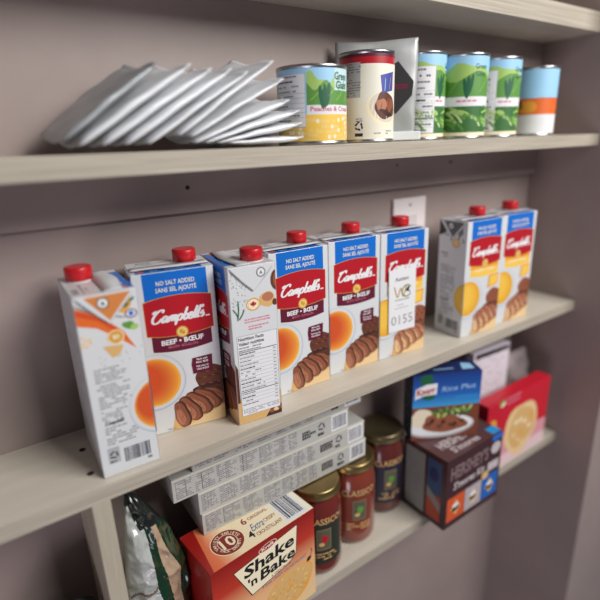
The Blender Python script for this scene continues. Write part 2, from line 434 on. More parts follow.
def maple(d, u, v, s, m, l):
    p = [(0, 1), (.2, .6), (.45, .72), (.35, .25), (.7, .5), (.8, .3), (1, .25), (.75, -.05), (.85, -.2), (.35, -.35), (.4, -.55), (.05, -.45), (.05, -.9)]
    d.poly([(u+x*s, v+y*s) for x, y in p][::-1]+[(u-x*s, v+y*s) for x, y in p], m, l)
def carton_right(beef):
    d = Deck((.0006, .0008, D-.0006, H-.0006)); d.rect(0, 0, D, H, WHITE)
    d.ell(.061, .178, .0085, .013, BROWN, l=2); d.ell(.062, .178, .0060, .010, MEAT, l=3)
    d.ell(.0470, .1560, .0105, .0095, TAN, l=2, wob=.04); d.ell(.0480, .159, .0075, .0055, MEAT2, l=3); d.ell(.0570, .151, .0034, .0042, BROWN, l=3)
    d.ell(.0290, .1530, .0092, .0078, GOLD, l=4); d.ell(.0290, .1530, .0078, .0066, CREAM, l=5); d.ring(.0290, .1530, .0063, .0069, GOLD, l=6); maple(d, .0290, .1530, .0044, RED, 7)
    for k, (a, b) in enumerate([((.008, .136), (.010, .160)), ((.010, .137), (.017, .149)), ((.009, .139), (.003, .151))]): d.ribbon([a, ((a[0]+b[0])/2+.001, (a[1]+b[1])/2), b], .0018, DGREEN, 3)
    for k in range(46):
        u = random.uniform(.002, .024); v = random.uniform(.150, .197); d.ell(u, v, .0006, .0009, GREY if k % 3 else DGREEN, rot=k, l=2, n=6)
    d.lines(.0165, .1305, .050, .137, 2, PINK, l=4, fill=.95, th=.5); d.lines(.021, .1215, .047, .128, 2, PINK, l=4, fill=.95, th=.5)
    d.poly([(0, 0), (D, 0), (D, .034), (0, .036)], TAN, l=2); d.poly([(.036, 0), (D, 0), (D, .014), (.045, .012)], DBROWN, l=3)
    for k in range(3): d.ell(.046+.006*k, .007+.001*k, .0042, .0028, TAN2 if k % 2 else MEAT, l=4+k, n=16)
    d.poly([(0, .03), (.004, .03), (.004, .075), (0, .085)], BROWN, l=3)
    d.rect(.0050, .0105, .0575, .1165, GREY, l=7); d.rect(.0055, .0110, .0570, .1160, PAPER, l=8)
    d.text('Nutrition Facts', .0068, .1105, .0040, BLACK, w=.033, align='l', bold=.03, l=9)
    d.text('Valeur nutritive', .0068, .1045, .0040, BLACK, w=.033, align='l', bold=.03, l=9)
    d.lines(.0068, .0960, .036, .1030, 2, GREY, l=9); rows = 15
    for k in range(rows):
        v = .0930-k*.0048
        d.rect(.0062, v+.0022, .0562, v+.0025 if k not in (0, 11) else v+.0031, SOFT if k not in (0, 11) else BLACK, l=9)
        d.lines(.0068, v-.0012, random.choice((.026, .034, .040)), v+.0016, 1, BLACK if k % 4 == 0 else GREY, l=10, th=.5); d.rect(.0510, v-.0007, .0550, v+.0006, SOFT, l=10)
    d.lines(.0068, .0120, .056, .0205, 4, SOFT, l=10)
    return d
def carton_top(beef):
    d = Deck((.0006, .0006, W-.0006, D-.0006)); d.rect(0, 0, W, D, WHITE)
    d.rect(.006, 0, .080, .030, BLUE); d.ell(.012, .010, .004, .004, ORANGE, n=16)
    d.lines(.022, .006, .060, .014, 2, SKY, fill=.8)
    d.lines(.010, .040, .046, .048, 2, GREY, fill=.7, th=.4); d.barcode(.012, .050, .030, .056, GREY, 10)
    return d
def make_carton(beef):
    r = empty('broth_carton')
    mb = MB(); mb.box((0, 0, 0), (W, D, H), WHITE, .0012, 2)
    mb.deck(carton_front(beef), face_fn((0, 0, 0), (1, 0, 0), (0, 0, 1)))
    mb.deck(carton_left(beef), face_fn((0, D, 0), (0, -1, 0), (0, 0, 1)))
    mb.deck(carton_right(beef), face_fn((W, 0, 0), (0, 1, 0), (0, 0, 1)))
    mb.deck(carton_top(beef), face_fn((0, 0, H), (1, 0, 0), (0, 1, 0)))
    b = Deck((.0006, .0008, W-.0006, H-.0006)); b.rect(0, 0, W, H, WHITE); b.lines(.012, .03, .078, .15, 18, LGREY)
    mb.deck(b, face_fn((W, D, 0), (-1, 0, 0), (0, 0, 1)))
    mb.build('body', r)
    # folded ears on both narrow sides
    for side in (0, 1):
        m2 = MB(); c = mat('print_onion', (206, 128, 66), .45) if (beef and side == 0) else (WHITE if side else mat('ear_dark', (96, 94, 98), .5))
        d2 = Deck(); d2.poly([(.002, H-.0008), (D-.002, H-.0008), (D/2+.0006, H-.031), (D/2-.0006, H-.031)][::-1], c if side else WHITE)
        if side == 0: d2.poly([(.010, H-.002), (D-.006, H-.002), (D/2+.001, H-.028)][::-1], c)
        cu = .0405 if side else .0265
        SH = mat('ear_shade_line', (120, 118, 112), .6)  # grey edge lines: print plus painted-in shade that sets off the white flap
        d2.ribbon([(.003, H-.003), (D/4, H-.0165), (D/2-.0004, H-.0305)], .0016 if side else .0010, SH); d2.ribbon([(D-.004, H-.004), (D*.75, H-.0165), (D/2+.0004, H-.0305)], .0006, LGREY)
        d2.ell(cu, H-.0095, .0058, .0058, mat('seal_dark', (60, 66, 70), .5), n=28); d2.ell(cu, H-.0095, .0046, .0046, PAPER, n=28); d2.poly([(cu-.0022, H-.0115), (cu+.0022, H-.0115), (cu, H-.0070)], DGREEN if not side else GREY)
        fn = face_fn((W+.0011, 0, 0), (0, 1, 0), (0, 0, 1)) if side else face_fn((-.0011, D, 0), (0, -1, 0), (0, 0, 1))
        pts = [(.002, H-.0008), (D-.002, H-.0008), (D/2+.0006, H-.031), (D/2-.0006, H-.031)]
        MM = Matrix(((0, 0, 1, W), (1, 0, 0, 0), (0, 1, 0, 0), (0, 0, 0, 1))) if side else Matrix(((0, 0, 1, -.00085), (-1, 0, 0, D), (0, 1, 0, 0), (0, 0, 0, 1)))
        m2.extr(pts, -.0002, .00105, WHITE, MM); m2.deck(d2, fn); m2.build('side_flap', r)
    # folded seam across the top, bulging a little
    m3 = MB(); n = 18; rows = []
    for k in range(n+1):
        u = .002+(W-.004)*k/n; lift = .0006+.0010*math.sin(PI*k/n)+.0003*math.sin(7*k/n)
        y0 = .010+.0020*math.cos(2*PI*k/n)
        rows.append([(u, y0, H+lift), (u, .030, H+.0006), (u, .030, H+.0013), (u, y0, H+lift+.0007)])
    i = m3.mi(WHITE); j = m3.mi(NAVY)
    V = [[m3.bm.verts.new(p) for p in r_] for r_ in rows]
    for a, b_ in zip(V, V[1:]):
        for q in range(4):
            f = m3.bm.faces.new((a[q], b_[q], b_[(q+1) % 4], a[(q+1) % 4])); f.material_index = j if q in (0, 3) else i; f.smooth = True
    m3.bm.faces.new(V[0]); m3.bm.faces.new(V[-1][::-1]); bmesh.ops.recalc_face_normals(m3.bm, faces=m3.bm.faces[:]); m3.build('top_seam', r)
    # cap
    m4 = MB(); cx, cy = W-.0235, .0405; seg = 48
    m4.lathe([(.0138, H-.0005), (.0138, H+.0006), (.0122, H+.0010), (.0120, H+.0014)], WHITE, 32, (cx, cy)); m4.build('spout_base', r)
    m5 = MB(); pr = []
    for rr, z in ((.0134, H+.0013), (.0138, H+.0017), (.0138, H+.0136), (.0130, H+.0151), (.0114, H+.0154)):
        pr.append([m5.bm.verts.new((cx+(rr-(.0004 if (k % 2 and rr > .0125) else 0))*math.cos(2*PI*k/seg), cy+(rr-(.0004 if (k % 2 and rr > .0125) else 0))*math.sin(2*PI*k/seg), z)) for k in range(seg)])
    ci = m5.mi(CAPRED)
    for a, b_ in zip(pr, pr[1:]):
        for k in range(seg): f = m5.bm.faces.new((a[k], a[(k+1) % seg], b_[(k+1) % seg], b_[k])); f.smooth = True
    m5.bm.faces.new(pr[-1]); m5.bm.faces.new(pr[0][::-1]); m5.build('cap', r)
    return r
beef = make_carton(True); chick = make_carton(False)
GB, GC = 'beef broth cartons', 'chicken broth cartons'
def put(src, first, x, y, yaw, turn, label, group):
    """x, y is the front-left corner as seen from the front; turn: 0 front out, +1 left side out, -1 right side out"""
    o = src if first else copy_thing(src)
    a = math.radians(yaw)
    if turn == 0: off = Vector((0, 0)); rz = a
    elif turn == 1: off = Vector((D, 0)); rz = a+PI/2
    else: off = Vector((0, W)); rz = a-PI/2
    c, s = math.cos(a), math.sin(a)
    o.location = (x+off.x*c-off.y*s, y+off.x*s+off.y*c, .0003); o.rotation_euler = (0, 0, rz)
    tag(o, label, 'carton', group); return o
put(beef, True, -.0796, .0108, -1.9, 1, 'broth carton turned sideways showing carrots, small grey print and a barcode, leftmost in the row', GB)
put(beef, False, -.0116, .0572, -9.9, 0, 'beef broth carton facing front with a bowl and sliced roast, between the two sideways cartons', GB)
put(beef, False, .0826, .0132, -5.4, -1, 'broth carton turned sideways showing its nutrition table and red maple leaf seal', GB)
put(beef, False, .1545, .0436, -2.1, 0, 'beef broth carton facing front, just right of the carton showing the nutrition table', GB)
put(beef, False, .2532, .0490, -3.8, 0, 'beef broth carton facing front, just left of the carton with the 0155 tag', GB)
F = put(chick, True, .3455, .0425, -6.3, 0, 'broth carton with a white auction tag numbered 0155 stuck on its front', GC)
G_ = put(chick, False, .5150, .0202, -4.0, 0, 'chicken broth carton whose grey left side shows, first one right of the gap', GC)
put(chick, False, .6130, .0215, -4.0, 0, 'chicken broth carton at the right end of the row, beside the side wall', GC)
# auction tag on F
GREENT = mat('tag_olive', (128, 132, 60), .5); GOLDT = mat('tag_gold', (176, 142, 60), .5)
mb = MB(); TW, TH = .0520, .1000; u0, v0 = .0160, .0430
M = Matrix.Translation((u0, -.0030, v0)) @ Matrix.Rotation(math.radians(-1.0), 4, 'Y')
mb.box((0, 0, 0), (TW, .0006, TH), PAPER, M=M)
d = Deck()
d.text('Auction', TW*.48, .0820, .0058, BLACK, w=.026, bold=.015, l=1)
d.ribbon([(.010, .074), (.0165, .056), (.0225, .070), (.0275, .056), (.034, .074)], .0022, GOLDT, 1)
d.ring(.0345, .0640, .0080, .0102, GREENT, l=2); d.rect(.0400, .0590, .0460, .0690, PAPER, l=3)
d.poly([(.0320, .0650), (.0370, .0710), (.0405, .0680), (.0355, .0620)], BLACK, l=4); d.ribbon([(.0365, .0660), (.0420, .0600)], .0015, BLACK, 4)
d.lines(.012, .0495, .040, .0530, 1, GREY, l=1, fill=1); d.lines(.016, .0415, .036, .0445, 1, LGREY, l=1, fill=1); d.lines(.012, .0365, .040, .0395, 1, LGREY, l=1, fill=1)
d.text('0155', TW*.5, .0110, .0150, GREY, w=.042, l=1, bold=-.005)
f0 = face_fn((0, 0, 0), (1, 0, 0), (0, 0, 1)); mb.deck(d, lambda u, v, h: M @ f0(u, v, h))
tg = mb.build('auction_tag', F); tg['label'] = 'white paper tag reading 0155'

# ------------------------------------------------------------------ tin cans
def tin(name, loc, r, h, rz, paint, label, cat, group=None):
    root = empty(name, (loc[0], loc[1], loc[2]+.0002), rz)
    mb = MB(); g = .0016
    pr = [(r-.002, 0), (r, .0006), (r, .0028), (r-.0012, .0040), (r-.0012, h*.5), (r-.0012, h-.0042), (r, h-.0030), (r, h-.0004), (r-.0012, h), (r-.0026, h-.0006), (r-.0034, h-.0045), (r*.6, h-.0045), (r*.58, h-.0038), (.002, h-.0038)]
    mb.lathe(pr, TIN, 56); mb.build('tin_body', root)
    l = MB(); hh = h-.0086; R = r-.0009; c = 2*PI*R
    d = Deck((-c/2, 0, c/2, hh), curve=c/56); paint(d, R, hh); l.deck(d, cyl_fn(R, .0043)); l.build('label', root)
    tag(root, label, cat, group); return root
def hills(d, h, lo, hi, u0, u1):
    d.rect(u0, lo*h, u1, h, SKY, l=2); n = 24
    pts = [(u0+(u1-u0)*k/n, (hi-.06+.07*math.sin(k*.55+1)+.03*math.sin(k*1.3))*h) for k in range(n+1)]
    d.poly([(u0, lo*h), (u1, lo*h)]+pts[::-1], LGREEN, l=3)
    pts = [(u0+(u1-u0)*k/n, (lo+(hi-lo)*.62+.07*math.sin(k*.8+2.5))*h) for k in range(n+1)]
    d.poly([(u0, lo*h), (u1, lo*h)]+pts[::-1], GREEN, l=4)
    for k in range(5): d.ribbon([(u0+.004+(u1-u0)*k/5, (lo+.06)*h), (u0+.012+(u1-u0)*k/5, (lo+.15)*h), (u0+.024+(u1-u0)*k/5, (lo+.30)*h)], .0007, LGREEN, 5)
def nut(d, u0, v0, u1, v1):
    d.rect(u0, v0, u1, v1, LGREY, l=8); d.rect(u0+.0004, v0+.0004, u1-.0004, v1-.0004, PAPER, l=9)
    n = 11; dv = (v1-v0)/n
    for k in range(n):
        d.lines(u0+.001, v1-(k+1)*dv+dv*.15, u0+(u1-u0)*random.uniform(.6, .97), v1-k*dv-dv*.2, 1, BLACK if k in (1, 5) else GREY, l=10, th=.5)
        if k > 2: d.rect(u0+.0008, v1-(k+1)*dv, u1-.0008, v1-(k+1)*dv+.0003, GREY, l=10)
def paint_corn(d, r, h):
    c = PI*r; d.rect(-c, 0, c, h, CREAM, l=1)
    hills(d, h, .50, .93, -.006, .075); hills(d, h, .50, .90, -c, -.055); d.rect(-.055, 0, -.006, h, SKY, l=2)
    # standing corn rows at the picture's left, plain green
    for k in range(3): d.ell(.011+.004*k, (.60+.02*k)*h, .0028, .013, DGREEN, rot=.15-.15*k, l=6, n=16)
    d.rect(-.006, .37*h, c, .50*h, PAPER, l=5)
    d.text('Peaches & Cream', .0270, .415*h, .0050, mat('print_crimson', (190, 60, 90), .5), w=.058, l=6, bold=.015)
    d.rect(.028, .70*h, .056, h, mat('sky_pale', (196, 222, 226), .45), l=6); d.text('Green', .0400, .845*h, .0078, DGREEN, w=.024, l=7, bold=.03); d.text('Giant', .0410, .725*h, .0078, DGREEN, w=.022, l=7, bold=.03)
    d.rect(-c, 0, c, .37*h, YEL2, l=5)
    rs = random.Random(4)
    for row in range(5):
        for k in range(34):
            d.ell(-.058+.0040*k+(row % 2)*.002, .02*h+row*.0056+.003*math.sin(k*.25), .0021, .0026, rs.choice((YEL2, LGOLD, LGOLD, CREAM)), l=6+row % 2, n=9)
    nut(d, -.050, .20*h, -.0075, .93*h)
def paint_bean(shift, label_at):
    def f(d, r, h):
        c = PI*r; d.rect(-c, 0, c, h, PAPER, l=1); hills(d, h, .50, .90, -c, c)
        for k in range(3): d.ell(shift+.004*k, (.60+.025*k)*h, .0030, .015, DGREEN, rot=.2-.2*k, l=6, n=16)
        d.rect(-c, .38*h, c, .50*h, PAPER, l=6); d.lines(shift-.012, .42*h, shift+.028, .47*h, 1, PINK, l=7, fill=1, mn=.004, mx=.008)
        d.rect(-c, 0, c, .38*h, mat('bean_deep', (58, 108, 56), .45), l=6); rs = random.Random(7)
        for k in range(64):
            u = rs.uniform(-c, c); v = rs.uniform(.05, .33)*h; a = rs.uniform(-.9, .1)
            d.ribbon([(u-.012*math.cos(a), v-.012*math.sin(a)), (u, v+.003), (u+.012*math.cos(a), v+.010*math.sin(a))], rs.uniform(.0026, .004), rs.choice((GREEN, LGREEN, GREEN, mat('bean_pale', (190, 208, 150), .45))), 7+k % 3)
        d.rect(-c, 0, c, .045*h, CREAM, l=10)
        d.ell(shift-.006, .30*h, .0065, .0035, LGREEN, rot=-.3, l=10, n=16)
        d.text('Green', shift+.024, .84*h, .0068, DGREEN, w=.021, l=7, bold=.02); d.text('Giant', shift+.024, .75*h, .0068, DGREEN, w=.019, l=7, bold=.02)
        nut(d, label_at, .05*h, label_at+.031, .86*h)
    return f
def paint_stew(d, r, h):
    c = PI*r; d.rect(-c, 0, c, h, mat('label_ivory', (232, 228, 214), .4), l=1)
    d.rect(-c, .885*h, c, h, RED, l=2); d.rect(-c, .965*h, c, h, MAROON, l=3)
    d.rect(-.052, .50*h, -.014, .905*h, LGREY, l=3); d.lines(-.050, .51*h, -.0135, .90*h, 13, GREY, l=4, th=.5)
    # bowl of stew with a blue napkin
    d.ell(.020, .345*h, .0280, .0190, CREAM, l=4, rot=-.30); d.ell(.020, .375*h, .0230, .0175, mat('print_bone', (214, 206, 190), .45), l=4.5, rot=-.3)
    d.ell(.0225, .395*h, .0185, .0160, BROWN, l=6, rot=-.3, wob=.08); d.ell(.0150, .40*h, .0080, .0085, MEAT2, l=7, rot=.4, wob=.1); d.ell(.029, .41*h, .0065, .0085, MEAT, l=7, wob=.1); d.ell(.022, .315*h, .012, .003, DBROWN, l=8, rot=-.3)
    BV = mat('print_violet_blue', (70, 78, 158), .45)
    d.poly([(.0150, .545*h), (.0350, .58*h), (.0360, .80*h), (.0120, .75*h)], BV, l=8); d.ribbon([(.019, .57*h), (.020, .72*h)], .001, SKY, 9); d.ribbon([(.027, .58*h), (.030, .74*h)], .0008, GOLD, 9)
    d.rect(-.022, .03*h, -.0095, .27*h, PAPER, l=3); d.recycle(-.0158, .16*h, .0060, BLACK, l=4); d.rect(-.021, .035*h, -.0105, .075*h, BLACK, l=4); d.lines(-.020, .21*h, -.011, .26*h, 2, GREY, l=4)
    d.lines(.004, .055*h, .014, .085*h, 1, GREY, l=3, fill=1); d.lines(.022, .05*h, .034, .11*h, 2, GREY, l=3, fill=1)
CAMP = Vector((-.1490, -.4675))
def facing(x, y): 
    v = CAMP-Vector((x, y)); return math.atan2(v.y, v.x)+PI/2
GBN = 'green bean cans on the upper shelf'
tin('food_can', (.2290, .0450, Z1), .0425, .0865, facing(.229, .045), paint_corn, 'short can with yellow corn on its label, in front of the foil pouches\' right end', 'can')
tin('food_can', (.3290, .0580, Z1), .0372, .1100, facing(.329, .058)+.17, paint_stew, 'ivory can with a red band at its top, in front of the silver foil pouch', 'can')
tin('food_can', (.4570, .0800, Z1), .0375, .1200, facing(.457, .08)+.1, paint_bean(.026, -.012), 'green bean can with its small print panel facing out, beside the silver foil pouch', 'can', GBN)
tin('food_can', (.5330, .0620, Z1), .0375, .1200, facing(.533, .062), paint_bean(.004, .050), 'green bean can, middle one of three, picture side facing out', 'can', GBN)
tin('food_can', (.6190, .0620, Z1), .0375, .1200, facing(.619, .062), paint_bean(.016, -.030), 'green bean can, third and farthest right of the three green labels', 'can', GBN)
def paint_orange(d, r, h):
    c = PI*r; d.rect(-c, 0, c, h, PAPER, l=1); d.rect(-c, .55*h, c, h, SKY, l=2); d.rect(-c, .30*h, c, .56*h, ORANGE, l=2); d.ell(-.01, .42*h, .016, .010, AMBER, l=3); d.ell(-.028, .44*h, .010, .009, BROWN, l=3)
tin('food_can', (.7330, .0620, Z1), .0375, .1120, facing(.733, .062), paint_orange, 'sky blue, orange and white labelled can, last one at the right of the shelf', 'can')

# ------------------------------------------------------------------ foil pouches
FOIL = mat('foil_white', (222, 224, 228), .38, metal=.12, bump=.12, bscale=40)
FOILD = mat('foil_silver', (168, 172, 176), .35, metal=.4, bump=.15, bscale=50)
def pouch_mesh(L, Dp, Tk, seed, m, curl=0., nu=34, nv=16, skew=0., fat=0.):
    """lies along +x, depth +y, thickness z; sealed at both ends"""
    rs = random.Random(seed); ph = [rs.uniform(0, 6.3) for _ in range(8)]
    bm = bmesh.new(); T_, B_ = [], []
    for i in range(nu+1):
        u = i/nu; a, b = [], []
        for j in range(nv+1):
            v = j/nv
            e = min(max((u-.03)/.91, 0), 1); tu = math.sin(PI*e)**.36 if 0 < e < 1 else 0
            tv = math.sin(PI*min(max(v, 0.0), 1))**.32 if 0 < v < 1 else 0
            t = Tk*tu*(.42+.58*tv)*.5*(1-fat+2*fat*u)+.0004
            w = .0004*math.sin(4*u+ph[0]+3*v)+.0003*math.sin(13*u+ph[1]-7*v)+.0006*math.sin(12*v+ph[2]+4*u)
            w2 = .0004*math.sin(21*u+11*v+ph[3])*tu
            z = curl*u*u*L+w*.8+.0018*math.sin(5*v+ph[5])*(1-u)
            if u > .93: z += .0015*math.sin(6*v+ph[4])*(u-.93)/.07
            x = u*L+skew*v*L+.002*math.sin(4*v+ph[6]); y = v*Dp+.0010*math.sin(5*u+ph[7])
            a.append((x, y, z+t+w2)); b.append((x, y, z-t))
        T_.append([bm.verts.new(p) for p in a]); B_.append([bm.verts.new(p) for p in b])
    def q(*v): f = bm.faces.new(v); f.smooth = True
    for i in range(nu):
        for j in range(nv):
            q(T_[i][j], T_[i+1][j], T_[i+1][j+1], T_[i][j+1]); q(B_[i][j], B_[i][j+1], B_[i+1][j+1], B_[i+1][j])
        q(T_[i][0], B_[i][0], B_[i+1][0], T_[i+1][0]); q(T_[i][nv], T_[i+1][nv], B_[i+1][nv], B_[i][nv])
    for j in range(nv):
        q(T_[0][j], T_[0][j+1], B_[0][j+1], B_[0][j]); q(T_[nu][j], B_[nu][j], B_[nu][j+1], T_[nu][j+1])
    return bm
PL = [  # bottom x,z  top x,z  label
 ((-.0610, .336), (.0270, .4050), FOILD, 'grey foil pouch at the far left of the pile, behind the first white one'),
 ((-.050, .3315), (.056, .4045), FOIL, 'white foil pouch leaning steeply, foremost at the left end of the pile'),
 ((-.030, .3315), (.077, .4015), FOIL, 'white foil pouch, second leaning one from the left end of the pile'),
 ((-.010, .3315), (.098, .4020), FOIL, 'white foil pouch, third leaning one from the left end of the pile'),
 ((.010, .3315), (.116, .4000), FOIL, 'white foil pouch, fourth leaning one from the left end of the pile'),
 ((.0420, .3385), (.1490, .4120), FOIL, 'white foil pouch whose tip stands highest in the pile'),
 ((.054, .3370), (.160, .3965), FOIL, 'white foil pouch with a broad tip, just right of the highest tip'),
 ((.057, .3312), (.166, .3760), FOIL, 'white foil pouch lying at a low slant under the one with the broad tip'),
 ((.068, .3308), (.178, .3655), FOIL, 'white foil pouch, third from the bottom at the low right end of the pile'),
 ((.082, .3304), (.184, .3520), FOIL, 'white foil pouch, second from the bottom at the low right end of the pile'),
 ((.094, .3302), (.185, .3345), FOIL, 'white foil pouch lying flat on the shelf at the right end of the pile'),
]
for i, ((x0, z0), (x1, z1), m, lab) in enumerate(PL):
    L = math.hypot(x1-x0, z1-z0); a = math.atan2(z1-z0, x1-x0)
    Tk = (.0082, .0082, .0082, .0082, .0050, .0044, .0044, .0072, .0072, .0068, .0060)[i]
    bm = pouch_mesh(L*1.02, .080, Tk, 30, m, fat=0. if i < 7 else .7, curl=(-.03, -.03, -.03, -.03, -.03, -.03, -.04, -.04, -.04, -.03, 0)[i])
    me = bpy.data.meshes.new('foil_pouch'); bm.to_mesh(me); bm.free(); me.materials.append(m)
    o = bpy.data.objects.new('foil_pouch', me); COL.objects.link(o)
    o.location = (x0, .004+.0035*((i*7) % 4)/3+(.012 if i == 0 else 0), z0+.0012); o.rotation_euler = ((.13, .13, .14, .15, .16, .17, .17, .13, .09, .05, .02)[i], -a, 0)
    tag(o, lab, 'pouch', 'white foil pouches piled at left of the upper shelf')
# standing silver pouch behind the ivory can
def stand_pouch():
    r = empty('coffee_pouch', (.3690, .0835, Z1+.001), math.radians(-36)); Wp, Hp = .114, .132
    bm = pouch_mesh(Hp, Wp, .012, 77, FOILD, nu=30, nv=22)
    # x(up) y(across) z(thick, towards camera)
    R = Matrix(((0, 1, 0, -Wp/2), (0, 0, -1, 0), (1, 0, 0, 0), (0, 0, 0, 1)))
    for v in bm.verts: v.co = R @ v.co
    me = bpy.data.meshes.new('pouch_body'); bmesh.ops.recalc_face_normals(bm, faces=bm.faces[:]); bm.to_mesh(me); bm.free(); me.materials.append(mat('foil_grey', (172, 174, 174), .45, metal=.25, bump=.15))
    o = bpy.data.objects.new('pouch_body', me); COL.objects.link(o); o.parent = r
    d = Deck(); d.poly([(-.026, .062), (-.002, .036), (.020, .060), (.022, .078), (.000, .104), (-.026, .090)], mat('emblem_black', (38, 34, 38), .5)); d.rect(-.0275, .0690, .0135, .0750, MAROON)
    mb = MB(); mb.deck(d, face_fn((.030, -.0085, 0), (1, 0, 0), (0, 0, 1))); mb.box((.002, -.0126, .0365), (.052, -.0080, .1125), mat('emblem_black', (38, 34, 38)), .004) if False else None
    e = mb.build('emblem', r); e['label'] = 'black hexagonal emblem with a dark red bar'
    mb = MB(); mb.box((.006, -.0120, .0004), (.0635, -.0035, .0125), mat('seal_white', (224, 228, 230), .35), .0016, 2); mb.build('bottom_seal', r)['label'] = 'bright white bottom seal'
    tag(r, 'standing silver foil pouch with a black hexagon emblem, behind the ivory can', 'pouch')
stand_pouch()

# ------------------------------------------------------------------ lower shelf: flat cartons
CARDG = mat('card_grey', (178, 176, 172), .5); CARDW = mat('card_white', (206, 202, 186), .5)
def flat_box(x0, x1, z0, z1, seed, label, y0=.039):
    random.seed(seed); Lx = x1-x0; h = z1-z0; r = empty('flat_carton', (x0, y0, z0))
    mb = MB(); mb.box((0, 0, 0), (Lx, .080, h), CARDG, .0006, 1)
    d = Deck((.0004, .0004, Lx-.0004, h-.0004)); d.rect(0, 0, Lx, h, CARDG)
    u = .004
    for w in (.026, .030, .034, .030, .024, .024, .018):
        d.lines(u, .003, u+w-.003, h-.004, 9, mat('print_card_line', (128, 126, 130), .5), th=.55, fill=.8, l=2, mn=.0012, mx=.0045)
        for k in range(3):
            uu = u+random.uniform(0, w*.7); d.rect(uu, .004, uu+.0007, h-.005, GREY, l=3)
        d.rect(u+w-.0022, .003, u+w-.0017, h-.003, LGREY, l=3); u += w
    for k in range(3): d.lines(u+.006, h*.50-.0045*k+.002, u+.030, h*.50-.0045*k+.0062, 1, BLACK, th=.9, fill=1, l=4, mn=.002, mx=.005)
    rx = Lx-.052; d.recycle(rx, h*.60, .0068, BLACK, l=4); d.lines(rx-.007, .005, rx+.007, .011, 1, BLACK, th=.8, fill=1, l=4)
    d.rect(Lx-.0335, .003, Lx-.0025, h-.003, PAPER, l=4); d.barcode(Lx-.031, .006, Lx-.005, h-.006, mat('print_ink', (52, 52, 66)), 20, l=5)
    mb.deck(d, face_fn((0, 0, 0), (1, 0, 0), (0, 0, 1)))
    e = Deck((.0004, .0004, .0796, h-.0004)); e.rect(0, 0, .08, h, CARDG); e.lines(.004, .004, .05, h-.006, 6, GREY); mb.deck(e, face_fn((0, .08, 0), (0, -1, 0), (0, 0, 1)))
    mb.build('carton_box', r)
    m2 = MB(); m2.box((.0004, -.0009, h-.0024), (Lx-.0004, .0, h-.0002), CARDW); m2.build('lid_edge', r)
    tag(r, label, 'box', 'flat grey cartons stacked above the sauce jars')
ZB = Z3+.1545
TB = .0340
flat_box(.0305, .3160, ZB+.0004, ZB+TB, 1, 'flat grey carton, bottom one of the stack, resting on the breadcrumb box and jar lids')
flat_box(.0285, .3125, ZB+TB+.0004, ZB+2*TB, 2, 'flat grey carton, second from the bottom of the stack of four')
flat_box(-.0030, .2800, ZB+2*TB+.0004, ZB+3*TB, 3, 'flat grey carton pushed further left than the others in the stack')
flat_box(.0255, .3060, ZB+3*TB+.0004, ZB+4*TB, 4, 'flat grey carton, topmost of the stack, close under the broth shelf')
random.seed(21)

# ------------------------------------------------------------------ breadcrumb coating box
def ramp_mat(name, stops, axis, lo, hi, rough=.4):
    m = bpy.data.materials.new(name); m.use_nodes = True; nt = m.node_tree; b = nt.nodes['Principled BSDF']; N = nt.nodes.new; L = nt.links.new
    tc = N('ShaderNodeTexCoord'); sp = N('ShaderNodeSeparateXYZ'); mr = N('ShaderNodeMapRange'); r = N('ShaderNodeValToRGB')
    mr.inputs['From Min'].default_value = lo; mr.inputs['From Max'].default_value = hi
    L(tc.outputs['Object'], sp.inputs[0]); L(sp.outputs[axis], mr.inputs['Value']); L(mr.outputs[0], r.inputs['Fac']); L(r.outputs['Color'], b.inputs['Base Color'])
    el = r.color_ramp.elements
    while len(el) < len(stops): el.new(.5)
    for e, (p, c) in zip(el, stops): e.position = p; e.color = (*lin(c), 1)
    b.inputs['Roughness'].default_value = rough; b.inputs['Coat Weight'].default_value = .2
    return m
